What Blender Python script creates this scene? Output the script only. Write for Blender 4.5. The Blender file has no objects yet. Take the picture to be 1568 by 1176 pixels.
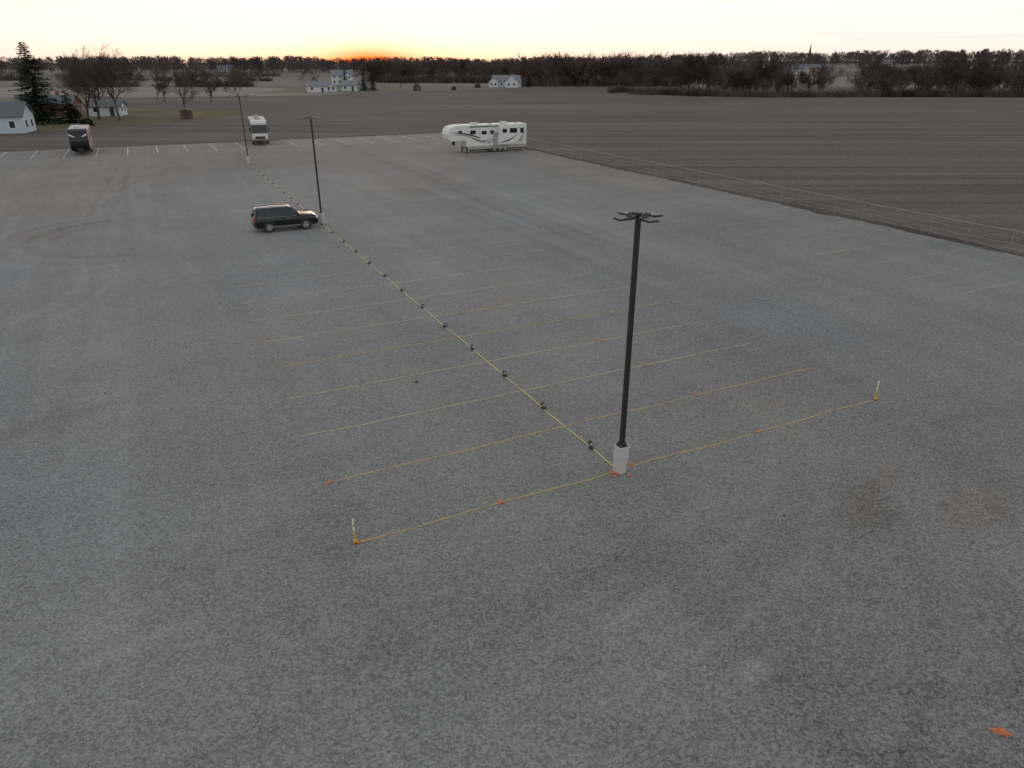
import bpy, math, random
import numpy as np
from mathutils import Vector, Matrix, noise as mnoise

scene = bpy.context.scene
scene.view_settings.view_transform = 'Standard'
scene.view_settings.look = 'None'
scene.view_settings.exposure = 0
R = random.Random(7)
COL = scene.collection

# ------------------------------------------------------------------ node helper
class NT:
    def __init__(s, tree):
        s.t = tree; s.n = tree.nodes; s.l = tree.links
    def new(s, typ, **kw):
        nd = s.n.new(typ)
        for k, v in kw.items(): setattr(nd, k, v)
        return nd
    def put(s, sock, v):
        if hasattr(v, 'links') or isinstance(v, bpy.types.NodeSocket): s.l.new(v, sock)
        else: sock.default_value = v
    def m(s, op, a, b=0.0, c=0.0, clamp=False):
        nd = s.new('ShaderNodeMath', operation=op); nd.use_clamp = clamp
        s.put(nd.inputs[0], a); s.put(nd.inputs[1], b)
        if len(nd.inputs) > 2: s.put(nd.inputs[2], c)
        return nd.outputs[0]
    def noise(s, vec, scale, detail=3, rough=0.5, dist=0.0):
        nd = s.new('ShaderNodeTexNoise')
        if vec is not None: s.l.new(vec, nd.inputs['Vector'])
        nd.inputs['Scale'].default_value = scale; nd.inputs['Detail'].default_value = detail
        nd.inputs['Roughness'].default_value = rough; nd.inputs['Distortion'].default_value = dist
        return nd.outputs['Fac']
    def mapping(s, vec, scale=(1,1,1), rot=(0,0,0), loc=(0,0,0)):
        nd = s.new('ShaderNodeMapping'); s.l.new(vec, nd.inputs['Vector'])
        nd.inputs['Scale'].default_value = scale; nd.inputs['Rotation'].default_value = rot
        nd.inputs['Location'].default_value = loc
        return nd.outputs[0]
    def mix(s, f, a, b, mode='MIX'):
        nd = s.new('ShaderNodeMix', data_type='RGBA', blend_type=mode)
        s.put(nd.inputs[0], f); s.put(nd.inputs[6], a); s.put(nd.inputs[7], b)
        return nd.outputs[2]
    def ramp(s, f, stops):
        nd = s.new('ShaderNodeValToRGB'); s.l.new(f, nd.inputs[0])
        e = nd.color_ramp.elements
        while len(e) < len(stops): e.new(0.5)
        for i, (p, c) in enumerate(stops):
            e[i].position = p; e[i].color = c if len(c) == 4 else (*c, 1)
        return nd.outputs[0]
    def mr(s, v, a, b, c=0.0, d=1.0, smooth=True):
        nd = s.new('ShaderNodeMapRange'); nd.interpolation_type = 'SMOOTHSTEP' if smooth else 'LINEAR'
        s.put(nd.inputs['Value'], v)
        nd.inputs['From Min'].default_value = a; nd.inputs['From Max'].default_value = b
        nd.inputs['To Min'].default_value = c; nd.inputs['To Max'].default_value = d
        return nd.outputs[0]
    def scalecol(s, col, f):
        nd = s.new('ShaderNodeVectorMath', operation='SCALE'); s.put(nd.inputs[0], col); s.put(nd.inputs['Scale'], f)
        return nd.outputs[0]

def base_mat(name):
    m = bpy.data.materials.new(name); m.use_nodes = True
    nt = NT(m.node_tree); b = m.node_tree.nodes['Principled BSDF']
    return m, nt, b
def rgba(c): return (c[0], c[1], c[2], 1.0)

def mat(name, col, rough=0.6, var=0.15, scale=3.0, metal=0.0, bump=0.0, spec=0.5, coat=0.0):
    m, nt, b = base_mat(name)
    tc = nt.new('ShaderNodeTexCoord').outputs['Object']
    n = nt.noise(tc, scale, 4, 0.6)
    f = nt.mr(n, 0.25, 0.75, 1 - var, 1 + var, False)
    nt.l.new(nt.scalecol(rgba(col)[:3], f), b.inputs['Base Color'])
    b.inputs['Roughness'].default_value = rough
    b.inputs['Metallic'].default_value = metal
    b.inputs['Specular IOR Level'].default_value = spec
    b.inputs['Coat Weight'].default_value = coat
    if bump:
        bp = nt.new('ShaderNodeBump'); bp.inputs['Strength'].default_value = bump
        nt.l.new(nt.noise(tc, scale * 6, 3), bp.inputs['Height']); nt.l.new(bp.outputs[0], b.inputs['Normal'])
    return m

# ------------------------------------------------------------------ mesh builder
class MB:
    def __init__(s): s.v = []; s.f = []
    def add(s, vs, fs):
        o = len(s.v); s.v += [tuple(p) for p in vs]; s.f += [tuple(i + o for i in f) for f in fs]
    def box(s, c, d, rz=0.0, taper=1.0):
        vs = []
        for z in (-.5, .5):
            k = taper if z > 0 else 1.0
            for x, y in ((-.5, -.5), (.5, -.5), (.5, .5), (-.5, .5)):
                X, Y = x * d[0] * k, y * d[1] * k
                vs.append((c[0] + X * math.cos(rz) - Y * math.sin(rz), c[1] + X * math.sin(rz) + Y * math.cos(rz), c[2] + z * d[2]))
        s.add(vs, [(3,2,1,0),(4,5,6,7),(0,1,5,4),(1,2,6,5),(2,3,7,6),(3,0,4,7)])
    def cyl(s, p0, p1, r0, r1=None, n=12):
        if r1 is None: r1 = r0
        p0 = Vector(p0); p1 = Vector(p1); d = (p1 - p0).normalized()
        a = d.orthogonal().normalized(); b = d.cross(a)
        vs = []
        for p, r in ((p0, r0), (p1, r1)):
            for i in range(n):
                t = 2 * math.pi * i / n
                vs.append(p + (a * math.cos(t) + b * math.sin(t)) * r)
        s.add(vs, [(i, (i+1) % n, n + (i+1) % n, n + i) for i in range(n)] + [tuple(range(n-1, -1, -1)), tuple(range(n, 2*n))])
    def extrude(s, prof, y0, y1):
        """profile of (x,z) points extruded along y"""
        n = len(prof)
        vs = [(x, y0, z) for x, z in prof] + [(x, y1, z) for x, z in prof]
        s.add(vs, [tuple(range(n)), tuple(range(2*n-1, n-1, -1))] + [(i, n+i, n+(i+1) % n, (i+1) % n) for i in range(n)])
    def loft(s, secs, cap=True):
        n = len(secs[0]); vs = [p for q in secs for p in q]; fs = []
        for k in range(len(secs)-1):
            for i in range(n):
                j = (i+1) % n
                fs.append((k*n+i, k*n+j, (k+1)*n+j, (k+1)*n+i))
        if cap: fs += [tuple(range(n-1, -1, -1)), tuple(range((len(secs)-1)*n, len(secs)*n))]
        s.add(vs, fs)
    def quad(s, a, b, c, d): s.add([a, b, c, d], [(0, 1, 2, 3)])
    def mesh(s, name, mt):
        me = bpy.data.meshes.new(name); me.from_pydata(s.v, [], s.f); me.update()
        if mt: me.materials.append(mt)
        return me

def fixnorm(me):
    import bmesh
    bm = bmesh.new(); bm.from_mesh(me); bmesh.ops.recalc_face_normals(bm, faces=bm.faces[:]); bm.to_mesh(me); bm.free()

class Group:
    """an Empty with named child meshes"""
    def __init__(s, name, loc=(0,0,0), rz=0.0):
        s.e = bpy.data.objects.new(name, None); COL.objects.link(s.e)
        s.e.location = loc; s.e.rotation_euler = (0, 0, rz); s.e.empty_display_size = 0.5
    def part(s, name, mb, mt, bevel=0.0, smooth=False, seg=2):
        me = mb.mesh(name, mt); fixnorm(me)
        o = bpy.data.objects.new(name, me); COL.objects.link(o); o.parent = s.e
        if smooth:
            for p in me.polygons: p.use_smooth = True
        if bevel:
            bv = o.modifiers.new('bevel', 'BEVEL'); bv.width = bevel; bv.segments = seg; bv.limit_method = 'ANGLE'; bv.angle_limit = 0.5
        return o
def single(name, mb, mt, loc=(0,0,0), rz=0.0, bevel=0.0):
    me = mb.mesh(name, mt); fixnorm(me)
    o = bpy.data.objects.new(name, me); COL.objects.link(o); o.location = loc; o.rotation_euler = (0,0,rz)
    if bevel:
        bv = o.modifiers.new('bevel', 'BEVEL'); bv.width = bevel; bv.segments = 2
    return o
def npmesh(name, V, F, mt):
    me = bpy.data.meshes.new(name)
    V = np.asarray(V, dtype=np.float32); F = np.asarray(F, dtype=np.int32)
    k = F.shape[1]
    me.vertices.add(len(V)); me.vertices.foreach_set('co', V.ravel())
    me.loops.add(F.size); me.loops.foreach_set('vertex_index', F.ravel())
    me.polygons.add(len(F)); me.polygons.foreach_set('loop_start', np.arange(0, F.size, k, dtype=np.int32))
    me.update(calc_edges=True); me.materials.append(mt)
    return me

# ------------------------------------------------------------------ site frame
# lot frame: s runs along the stall stripes, t runs along the light-pole row
P0 = Vector((3.50, 20.06, 0)); TH = math.atan2(.442, .897)
U = Vector((math.cos(TH), math.sin(TH), 0)); Vd = Vector((-math.sin(TH), math.cos(TH), 0))
def L(s, t, z=0.0): p = P0 + U * s + Vd * t; return (p.x, p.y, z)

CAM_H = 12.2
cam = bpy.data.cameras.new('camera'); cam.angle = math.radians(71.45); cam.clip_end = 20000; cam.clip_start = .1
co = bpy.data.objects.new('camera', cam); COL.objects.link(co)
co.location = (0, 0, CAM_H); co.rotation_euler = (math.radians(90 - 24.3), 0, 0)
scene.camera = co

# ------------------------------------------------------------------ sky + sun
w = bpy.data.worlds.new("World"); scene.world = w; w.use_nodes = True
nt = NT(w.node_tree); bg = w.node_tree.nodes['Background']
SUN_AZ = math.radians(-10.3); SUN_EL = math.radians(1.2)
sky = nt.new('ShaderNodeTexSky', sky_type='NISHITA'); sky.sun_disc = False
sky.sun_elevation = SUN_EL; sky.sun_rotation = SUN_AZ; sky.air_density = 1.3; sky.dust_density = 2.0
gen = nt.new('ShaderNodeTexCoord').outputs['Generated']
nrm = nt.new('ShaderNodeVectorMath', operation='NORMALIZE'); nt.l.new(gen, nrm.inputs[0]); D = nrm.outputs[0]
sep = nt.new('ShaderNodeSeparateXYZ'); nt.l.new(D, sep.inputs[0]); Z = sep.outputs[2]
dot = nt.new('ShaderNodeVectorMath', operation='DOT_PRODUCT'); nt.l.new(D, dot.inputs[0])
dot.inputs[1].default_value = (math.sin(SUN_AZ), math.cos(SUN_AZ), 0.0)
d = nt.m('MAXIMUM', dot.outputs['Value'], 0.0)
Zp = nt.m('MAXIMUM', Z, 0.0)
veil = nt.ramp(Zp, [(0.0, (1.18, 1.0, .86)), (0.03, (1.25, 1.17, 1.07)), (0.08, (1.25, 1.21, 1.17)), (0.3, (.70, .72, .77)), (1.0, (.50, .55, .62))])
# thin streaky cloud
cl = nt.noise(nt.mapping(D, (2.2, 2.2, 42)), 1.6, 4, 0.55, 0.5)
clm = nt.m('MULTIPLY', nt.mr(cl, .52, .72), nt.mr(Zp, 0.25, 0.05))
veil = nt.mix(nt.m('MULTIPLY', clm, .6), veil, (1.06, .93, .90, 1))
# warm west
wide = nt.m('MULTIPLY', nt.m('POWER', d, 14.0), nt.m('POWER', 2.718, nt.m('MULTIPLY', Zp, -38.0)))
veil = nt.mix(nt.m('MULTIPLY', wide, .8), veil, (1.45, 1.05, .68, 1))
bright = nt.m('MULTIPLY', nt.m('POWER', d, 24.0), nt.mr(Zp, 0.0, 0.032))
veil = nt.mix(nt.m('MULTIPLY', bright, .9), veil, (1.6, 1.5, 1.2, 1))
mid_ = nt.m('MULTIPLY', nt.m('POWER', d, 90.0), nt.m('POWER', 2.718, nt.m('MULTIPLY', Zp, -62.0)))
veil = nt.mix(nt.m('MULTIPLY', mid_, .85), veil, (1.9, 1.0, .36, 1))
tight = nt.m('MULTIPLY', nt.m('POWER', d, 900.0), nt.m('POWER', 2.718, nt.m('MULTIPLY', Zp, -105.0)))
veil = nt.mix(nt.m('MINIMUM', nt.m('MULTIPLY', tight, 1.9), 1.0), veil, (1.6, .27, .04, 1))
nish = nt.scalecol(sky.outputs[0], 0.08)
tot = nt.new('ShaderNodeVectorMath', operation='ADD'); nt.l.new(veil, tot.inputs[0]); nt.l.new(nish, tot.inputs[1])
nt.l.new(tot.outputs[0], bg.inputs[0]); bg.inputs[1].default_value = 0.85

sl = bpy.data.lights.new('sun', 'SUN'); sl.energy = 0.35; sl.angle = math.radians(8); sl.color = (1, .55, .3)
so = bpy.data.objects.new('sun', sl); COL.objects.link(so)
sd = Vector((math.sin(SUN_AZ) * math.cos(.04), math.cos(SUN_AZ) * math.cos(.04), math.sin(.04)))
so.rotation_euler = sd.to_track_quat('Z', 'Y').to_euler(); so.location = (0, 0, 40)

# ------------------------------------------------------------------ terrain
def sm(a, b, x):
    t = np.clip((x - a) / (b - a), 0, 1); return t * t * (3 - 2 * t)
def hgt(x, y):
    x = np.asarray(x, float); y = np.asarray(y, float)
    far = sm(430, 1050, y)
    h = far * (2.0 + 7.5 * sm(0, 450, x) + 1.5 * np.sin(x / 170.0 + 1) * np.cos(y / 230.0))
    h += sm(1300, 2600, y) * 6
    # gentle swell in the ploughed field and a shallow creek valley behind it
    h += 0.7 * np.exp(-((x - 150) / 60) ** 2 - ((y - 250) / 45) ** 2)
    h -= 2.0 * np.exp(-((y - 345) / 35) ** 2) * sm(50, 110, x)
    return h
ax = np.sinh(np.linspace(-5.2, 5.2, 170)) * 60
ay = np.concatenate([np.linspace(-400, 180, 16), np.linspace(190, 1400, 110), np.linspace(1450, 9000, 40)])
gx, gy = np.meshgrid(ax, ay); gz = hgt(gx, gy)
V = np.stack([gx.ravel(), gy.ravel(), gz.ravel()], 1)
nx, ny = len(ax), len(ay)
idx = np.arange(nx * ny).reshape(ny, nx)
F = np.stack([idx[:-1, :-1].ravel(), idx[:-1, 1:].ravel(), idx[1:, 1:].ravel(), idx[1:, :-1].ravel()], 1)

m, nt, b = base_mat('soil_and_fields')
pos = nt.new('ShaderNodeNewGeometry').outputs['Position']
sp = nt.new('ShaderNodeSeparateXYZ'); nt.l.new(pos, sp.inputs[0]); PX, PY = sp.outputs[0], sp.outputs[1]
rows = nt.noise(nt.mapping(pos, (.010, .30, 1), (0, 0, .10)), 1.0, 4, .75)
rows2 = nt.noise(nt.mapping(pos, (.006, .03, 1), (0, 0, .10)), 1.0, 2, .5)
clod = nt.noise(pos, 1.6, 3, .8)
val = nt.m('ADD', nt.m('MULTIPLY', rows, 1.7), nt.m('MULTIPLY', rows2, .45))
val = nt.m('ADD', val, nt.m('MULTIPLY', clod, 1.6))
val = nt.m('SUBTRACT', val, .88)
soil = nt.scalecol(nt.mix(rows2, (.120, .100, .089, 1), (.142, .122, .110, 1)), val)
vor = nt.new('ShaderNodeTexVoronoi'); nt.l.new(nt.mapping(pos, (.0035, .009, 0), (0, 0, .3)), vor.inputs['Vector']); vor.inputs['Scale'].default_value = 1
sc = nt.new('ShaderNodeSeparateColor'); nt.l.new(vor.outputs['Color'], sc.inputs[0])
farc = nt.ramp(sc.outputs[0], [(0, (.16, .14, .12)), (.3, (.215, .19, .17)), (.55, (.12, .10, .085)), (.75, (.225, .205, .185)), (1, (.13, .12, .08))])
farc = nt.scalecol(farc, nt.m('ADD', .7, nt.m('MULTIPLY', nt.noise(nt.mapping(pos, (.02, .12, 1)), 1, 2), .6)))
fm = nt.mr(nt.m('ADD', PY, nt.m('MULTIPLY', PX, .03)), 428, 434)
cc = nt.mix(fm, soil, farc)
nt.l.new(cc, b.inputs['Base Color']); b.inputs['Roughness'].default_value = .95; b.inputs['Specular IOR Level'].default_value = .1
g = bpy.data.objects.new('ground', npmesh('ground', V, F, m)); COL.objects.link(g)
for p in g.data.polygons: p.use_smooth = True

# flat sheets near by
def sheet(name, pts, z, mt, jit=0.0, step=6.0):
    out = []
    for i in range(len(pts)):
        a = Vector((*pts[i], 0)); c = Vector((*pts[(i+1) % len(pts)], 0)); n = max(1, int((c - a).length / step))
        for k in range(n):
            p = a.lerp(c, k / n); j = jit * (mnoise.noise(p * .09) * 1.4 + mnoise.noise(p * .6) * .5)
            nrm_ = (c - a).normalized().cross(Vector((0, 0, 1)))
            p = p + nrm_ * j; out.append((p.x, p.y, z))
    me = bpy.data.meshes.new(name); me.from_pydata(out, [], [tuple(range(len(out)))]); me.update(); me.materials.append(mt)
    if me.polygons[0].normal.z < 0: me.flip_normals()
    o = bpy.data.objects.new(name, me); COL.objects.link(o); return o

def fieldmat(name, c1, c2, sx=.02, sy=.3, rot=0.0, grain=1.2):
    m, nt, b = base_mat(name)
    pos = nt.new('ShaderNodeNewGeometry').outputs['Position']
    st = nt.noise(nt.mapping(pos, (sx, sy, 1), (0, 0, rot)), 1, 3, .6)
    gr = nt.noise(pos, grain, 3, .7)
    f = nt.mr(nt.m('ADD', nt.m('MULTIPLY', st, .6), nt.m('MULTIPLY', gr, .4)), .35, .65)
    nt.l.new(nt.mix(f, rgba(c1), rgba(c2)), b.inputs['Base Color']); b.inputs['Roughness'].default_value = .95
    b.inputs['Specular IOR Level'].default_value = .1
    return m
M_lawn = fieldmat('dormant_lawn', (.10, .085, .05), (.17, .145, .08), .05, .06, 0, .7)
M_stub = fieldmat('stubble', (.20, .175, .145), (.29, .26, .225), .01, .08, 0, .2)
M_stub2 = fieldmat('stubble_dark', (.13, .115, .085), (.19, .17, .13), .01, .1, .1, .2)
M_verge = fieldmat('verge_soil', (.055, .046, .040), (.125, .108, .092), .1, .1, 0, 2.0)

sheet('lawn', [(-220, 142), (-92, 141), (-80, 163), (-70, 196), (-74, 212), (-120, 226), (-230, 222)], .03, M_lawn, 1.5)
sheet('stubble_field', [(-420, 292), (-170, 292), (-78, 312), (-70, 345), (-140, 420), (-420, 424)], .03, M_stub, 1.5, 12)
sheet('pasture', [(-420, 238), (-160, 240), (-130, 268), (-172, 286), (-420, 286)], .03, M_stub2, 1.5, 12)
sheet('farmstead_lawn', [(-115, 335), (-40, 352), (14, 395), (34, 427), (-60, 427), (-110, 400)], .05, M_stub2, 2, 12)
sheet('verge', [L(-80, 116)[:2], L(41.6, 116)[:2], L(41.6, 118.8)[:2], L(-80, 118.8)[:2]], .015, M_verge, .8, 2)
sheet('verge', [L(40.4, -30)[:2], L(42.2, -30)[:2], L(42.2, 117)[:2], L(40.4, 117)[:2]], .012, M_verge, .8, 1.5)

# ------------------------------------------------------------------ gravel lot (graded surface, tyre tracks as surface tone)
m, nt, b = base_mat('gravel')
oc = nt.new('ShaderNodeTexCoord').outputs['Object']
at = nt.new('ShaderNodeAttribute'); at.attribute_name = 'tone'
aw = nt.new('ShaderNodeAttribute'); aw.attribute_name = 'warm'
vor = nt.new('ShaderNodeTexVoronoi'); nt.l.new(oc, vor.inputs['Vector']); vor.inputs['Scale'].default_value = 22
vs = nt.new('ShaderNodeSeparateColor'); nt.l.new(vor.outputs['Color'], vs.inputs[0])
grit = nt.noise(oc, 7, 4, .85)
def cen(x, k): return nt.m('MULTIPLY', nt.m('SUBTRACT', x, .5), k)
tt = nt.m('ADD', at.outputs['Fac'], nt.m('ADD', cen(vs.outputs[0], .72), cen(grit, .55)))
colr = nt.mix(aw.outputs['Fac'], (.236, .233, .223, 1), (.246, .224, .198, 1))
nt.l.new(nt.scalecol(colr, tt), b.inputs['Base Color'])
b.inputs['Roughness'].default_value = .9; b.inputs['Specular IOR Level'].default_value = .25
M_gravel = m
def vn(x, y, seed):
    xi = np.floor(x); yi = np.floor(y); fx = x - xi; fy = y - yi
    fx = fx*fx*(3-2*fx); fy = fy*fy*(3-2*fy)
    def h(a, c):
        v = np.sin(a*127.1 + c*311.7 + seed*74.7)*43758.5453; return v - np.floor(v)
    return (h(xi, yi)*(1-fx) + h(xi+1, yi)*fx)*(1-fy) + (h(xi, yi+1)*(1-fx) + h(xi+1, yi+1)*fx)*fy
def fbm(x, y, oc_, seed, g=.55):
    a, s_, n_ = 1.0, 0, 0
    c, s = math.cos(.6), math.sin(.6)
    for i in range(oc_):
        s_ = s_ + a*vn(x, y, seed + i*3.1); n_ += a; a *= g; x, y = (x*c - y*s)*2.03 + 11.3, (x*s + y*c)*2.03 + 4.7
    return s_/n_ - .5
S = np.concatenate([np.arange(-95, -45, .8), np.arange(-45, 40.6, .22), [40.7, 40.8]])
T = np.concatenate([np.arange(-60, -22, 1.5), np.arange(-22, 36, .18), np.arange(36, 116.8, .4), [116.9, 117.0]])
gs, gt = np.meshgrid(S, T)
wob = lambda q: .25*(2*vn(q*.35, q*0, 1) - 1) + .13*(2*vn(q*1.3, q*0, 2) - 1)
zz = np.full(gs.shape, .05); zz[:, -1] = 0; zz[-1, :] = 0
GS = gs.copy(); GT = gt.copy()
GS[:, -2:] += wob(gt[:, -2:]); GT[-2:, :] += wob(gs[-2:, :] + 300)
tone = .98 + .34*fbm(gs*.035, gt*.035, 4, 5) + .28*fbm(gs*.25, gt*.25, 5, 9, .65)
tone += .22*fbm(gs*.55, gt*.018, 3, 21) + .12*fbm(gs*.022, gt*.5 + gs*.05, 3, 31)
msk = np.clip(.5 + 2.6*fbm(gs*.05, gt*.05, 3, 44), 0, 1)
msk2 = np.clip(.5 + 2.6*fbm(gs*.09, gt*.09, 3, 47), 0, 1)
wear = .75 + 1.0*fbm(gs*1.1, gt*1.1, 3, 52)
TR = random.Random(12)
def track(dist, amp, mk, hw=.85, sg=.24):
    global tone
    amp = amp*1.35
    for o in (-hw, hw): tone = tone + amp*np.exp(-((dist - o)/sg)**2)*mk*wear
# lanes running with the row
for i in range(46):
    s0 = TR.choice((TR.uniform(-44, -10), TR.uniform(-34, -11), TR.uniform(13, 27)))
    dd = gs - s0 - TR.uniform(.4, 2.5)*np.sin(gt/TR.uniform(18, 45) + TR.uniform(0, 6))
    lo = TR.uniform(-30, 60); rng_ = sm(lo, lo+8, gt)*(1 - sm(lo+TR.uniform(25, 70), lo+90, gt))
    track(dd, TR.choice((-.10, -.07, .06, -.08, .06)), rng_*(msk if i % 2 else msk2))
# vehicle loop on the left and other turns
def arc_track(cs, ct, r, a0, a1, amp, mk=1.0, hw=.85, sg=.24):
    rr = np.hypot(gs-cs, gt-ct); an = np.arctan2(gt-ct, gs-cs); am = (a0+a1)/2; half = (a1-a0)/2
    da = np.abs((an - am + math.pi) % (2*math.pi) - math.pi)
    track(rr - r, amp, (1 - sm(half*.75, half, da))*mk, hw, sg)
for r_, am_ in ((6.2, -.14), (7.4, -.13), (9.0, .10), (8.2, -.11)): arc_track(-14, 46, r_, 1.6, 5.0, am_, .6 + .4*msk2, .85, .3)
arc_track(-19, 66, 9, 1.0, 4.0, -.10); arc_track(-30, 34, 14, -1, 1.4, .09); arc_track(-34, 62, 10, -2.6, .6, -.09)
for i in range(20):   # sweeping turns round the near end of the row
    arc_track(TR.uniform(-14, 10), TR.uniform(-4, 10), TR.uniform(13, 30), TR.uniform(-3.4, -2.2), TR.uniform(-1.3, .2), TR.choice((-.09, .07, -.06, .08)), msk2 if i % 2 else msk)
for i in range(12):
    arc_track(TR.uniform(-40, 20), TR.uniform(-70, -45), TR.uniform(38, 66), .6, 2.6, TR.choice((-.08, .07, -.06)), msk)
for i in range(10):
    arc_track(TR.uniform(12, 30), TR.uniform(60, 110), TR.uniform(12, 34), TR.uniform(2.2, 3.0), TR.uniform(4.2, 5.4), TR.choice((-.09, .07, -.08)), msk2)
# lime spill, damp brown patches
def blob(cs, ct, ss, st, rot):
    x, y = gs - cs, gt - ct; c, s = math.cos(rot), math.sin(rot); x, y = (x*c + y*s)/ss, (-x*s + y*c)/st
    return 1 - sm(.3, 1.15, np.hypot(x, y) + 1.6*fbm(gs*.9, gt*.9, 4, 77, .7))
tone += .38*blob(-2.1, -8.3, .6, .4, .3) + .18*blob(-3.4, -5.6, 1.2, .5, .3) + .12*blob(0.5, -3.2, 2.2, .5, .1)
pb = .55*blob(6.2, -4.7, 2.4, .8, .5) + .5*blob(8.5, -6.6, 2.6, .9, .2) + .4*blob(-9.5, 4.8, 2.6, .8, 0) + .6*blob(-17, 12, 3, 1.2, .4) + .5*blob(4, 18, 3, 1, .2)
tone -= .16*np.clip(pb, 0, 1)
warm = np.clip(.42 + 1.9*fbm(gs*.045, gt*.03, 4, 61, .6) + .7*np.clip(pb, 0, 1), 0, 1)
ns, ntt = len(S), len(T); idx = np.arange(ns*ntt).reshape(ntt, ns)
F = np.stack([idx[:-1, :-1].ravel(), idx[:-1, 1:].ravel(), idx[1:, 1:].ravel(), idx[1:, :-1].ravel()], 1)
me = npmesh('gravel_parking_lot', np.stack([GS.ravel(), GT.ravel(), zz.ravel()], 1), F, M_gravel)
for nm_, arr in (('tone', tone), ('warm', warm)):
    a_ = me.attributes.new(nm_, 'FLOAT', 'POINT'); a_.data.foreach_set('value', arr.ravel().astype(np.float32))
lot = bpy.data.objects.new('gravel_parking_lot', me); COL.objects.link(lot); lot.location = P0; lot.rotation_euler = (0, 0, TH)
ZL = .05

# ------------------------------------------------------------------ stripes
def tapemat(name, col, thr=.42, mx=.75):
    m, nt, b = base_mat(name)
    oc = nt.new('ShaderNodeTexCoord').outputs['Object']
    n1 = nt.noise(oc, 1.1, 4, .7)
    nt.l.new(nt.mix(nt.mr(n1, thr, thr + .16, 1 - mx, 1), (.22, .21, .19, 1), rgba(col)), b.inputs['Base Color'])
    b.inputs['Roughness'].default_value = .7
    return m
M_ylw = tapemat('yellow_line_tape', (.52, .37, .08), .38, .6)
M_ylw2 = tapemat('pale_yellow_line_tape', (.52, .46, .23), .38, .6)
M_rope = tapemat('yellow_rope', (.60, .50, .17), .25, .5)
M_wht = tapemat('white_line_paint', (.62, .62, .60), .35)
def ribbon(mb, a, c, wd, z, step=.5, jit=.03, gap=0.0):
    a = Vector((*a, 0)); c = Vector((*c, 0)); ln = (c-a).length; n = max(2, int(ln/step)); dr = (c-a)/ln; nr = Vector((-dr.y, dr.x, 0))
    ps = []
    for k in range(n+1):
        p = a + dr * (ln*k/n); p = p + nr * (mnoise.noise(p * .35) * jit * 3 + R.uniform(-1, 1) * jit * .25); ps.append(p)
    for k in range(n):
        if R.random() < gap: continue
        w2 = wd * R.uniform(.8, 1.15) / 2
        mb.quad((ps[k] - nr*w2 + Vector((0,0,z))), (ps[k+1] - nr*w2 + Vector((0,0,z))), (ps[k+1] + nr*w2 + Vector((0,0,z))), (ps[k] + nr*w2 + Vector((0,0,z))))
mbA, mbB = MB(), MB()
SP = 3.45
for k in range(0, 25):
    mb = mbA if k in (0, 1) or k > 9 else mbB
    if k in (4,): mb = mbA
    ribbon(mb, (-8.75 + .12*math.sin(k*2.3), k*SP + .0), (12.1 + .2*math.sin(k*1.7), k*SP), .055, ZL + .006, .5, .035, 0 if k < 12 else .2)
o = single('stall_stripe_row', mbA, M_ylw, P0, TH); o = single('stall_stripe_row', mbB, M_ylw2, P0, TH)
mb = MB()
for k in range(-2, 24):
    if 20 <= k <= 21: continue
    ribbon(mb, (28.6, .7 + k*SP), (40.2, .7 + k*SP), .045, ZL + .006, .6, .03, .15)
single('fence_side_stall_stripes', mb, M_ylw2, P0, TH)
mb = MB()
for k in range(-18, 9):
    s_ = 5.9 + k*4.05
    ribbon(mb, (s_, 104.5), (s_, 116.3), .13, ZL + .006, .8, .01, .03)
single('back_row_stall_stripes', mb, M_wht, P0, TH)
mb = MB()
ribbon(mb, (-.05, -.1), (0, 87), .06, ZL + .022, .4, .02, 0)
single('centre_rope', mb, M_rope, P0, TH)

# sand bags holding the rope, two per stall
M_bag = mat('black_sandbag', (.02, .02, .022), .7, .3, 6); M_bagw = mat('white_tag', (.6, .6, .58), .6, .1)
bg1, bg2 = MB(), MB()
for k in range(25):
    t0 = 1.75 + k*SP
    for q in (-.15, .15):
        a = R.uniform(-.5, .5) + math.pi/2; x0 = R.uniform(-.04, .04) + q*.35; y0 = t0 + q
        secs = []
        for u_ in (-1, -.8, 0, .8, 1):
            r = .075 * (1 - .55*abs(u_)**3)
            cx, cy = x0 + math.cos(a)*u_*.11, y0 + math.sin(a)*u_*.11
            secs.append([(cx - math.sin(a)*math.cos(th_)*r*1.1, cy + math.cos(a)*math.cos(th_)*r*1.1, ZL + .07 + math.sin(th_)*r*.75) for th_ in [2*math.pi*i/8 for i in range(8)]])
        bg1.loft(secs)
    bg2.box((.03, t0, ZL + .06), (.06, .06, .10), .3)
G = Group('rope_sandbag_row', P0, TH); G.part('bags', bg1, M_bag, smooth=True); G.part('tags', bg2, M_bagw, .01)

# orange paint marks / ribbons
M_or = mat('orange_marking_paint', (.75, .19, .05), .6, .2, 5)
mb = MB()
def splash(s, t, r):
    for q in range(6):
        a = R.uniform(-.5, .5) + (math.pi if R.random() < .5 else 0) + R.choice((0, .9)); l_ = r * R.uniform(.5, 1.1); wd = R.uniform(.015, .035)
        ca, sa = math.cos(a), math.sin(a); z = ZL + .012 + q*.002
        mb.quad((s - sa*wd, t + ca*wd, z), (s + sa*wd, t - ca*wd, z), (s + ca*l_ + sa*wd*.5, t + sa*l_ - ca*wd*.5, z + .01), (s + ca*l_ - sa*wd*.5, t + sa*l_ + ca*wd*.5, z + .01))
for k in range(0, 9):
    splash(6.0, k*SP, (.22, .15, .10, .13, .09, .06, .09, .05, .05)[k])
    if k in (0,): splash(-4.3, k*SP, .22)
    if k in (1, 5, 6): splash(-8.7, k*SP, .2 if k == 1 else .08)
    if k in (1, 3, 4): splash(12.1, k*SP, .12)
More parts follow.
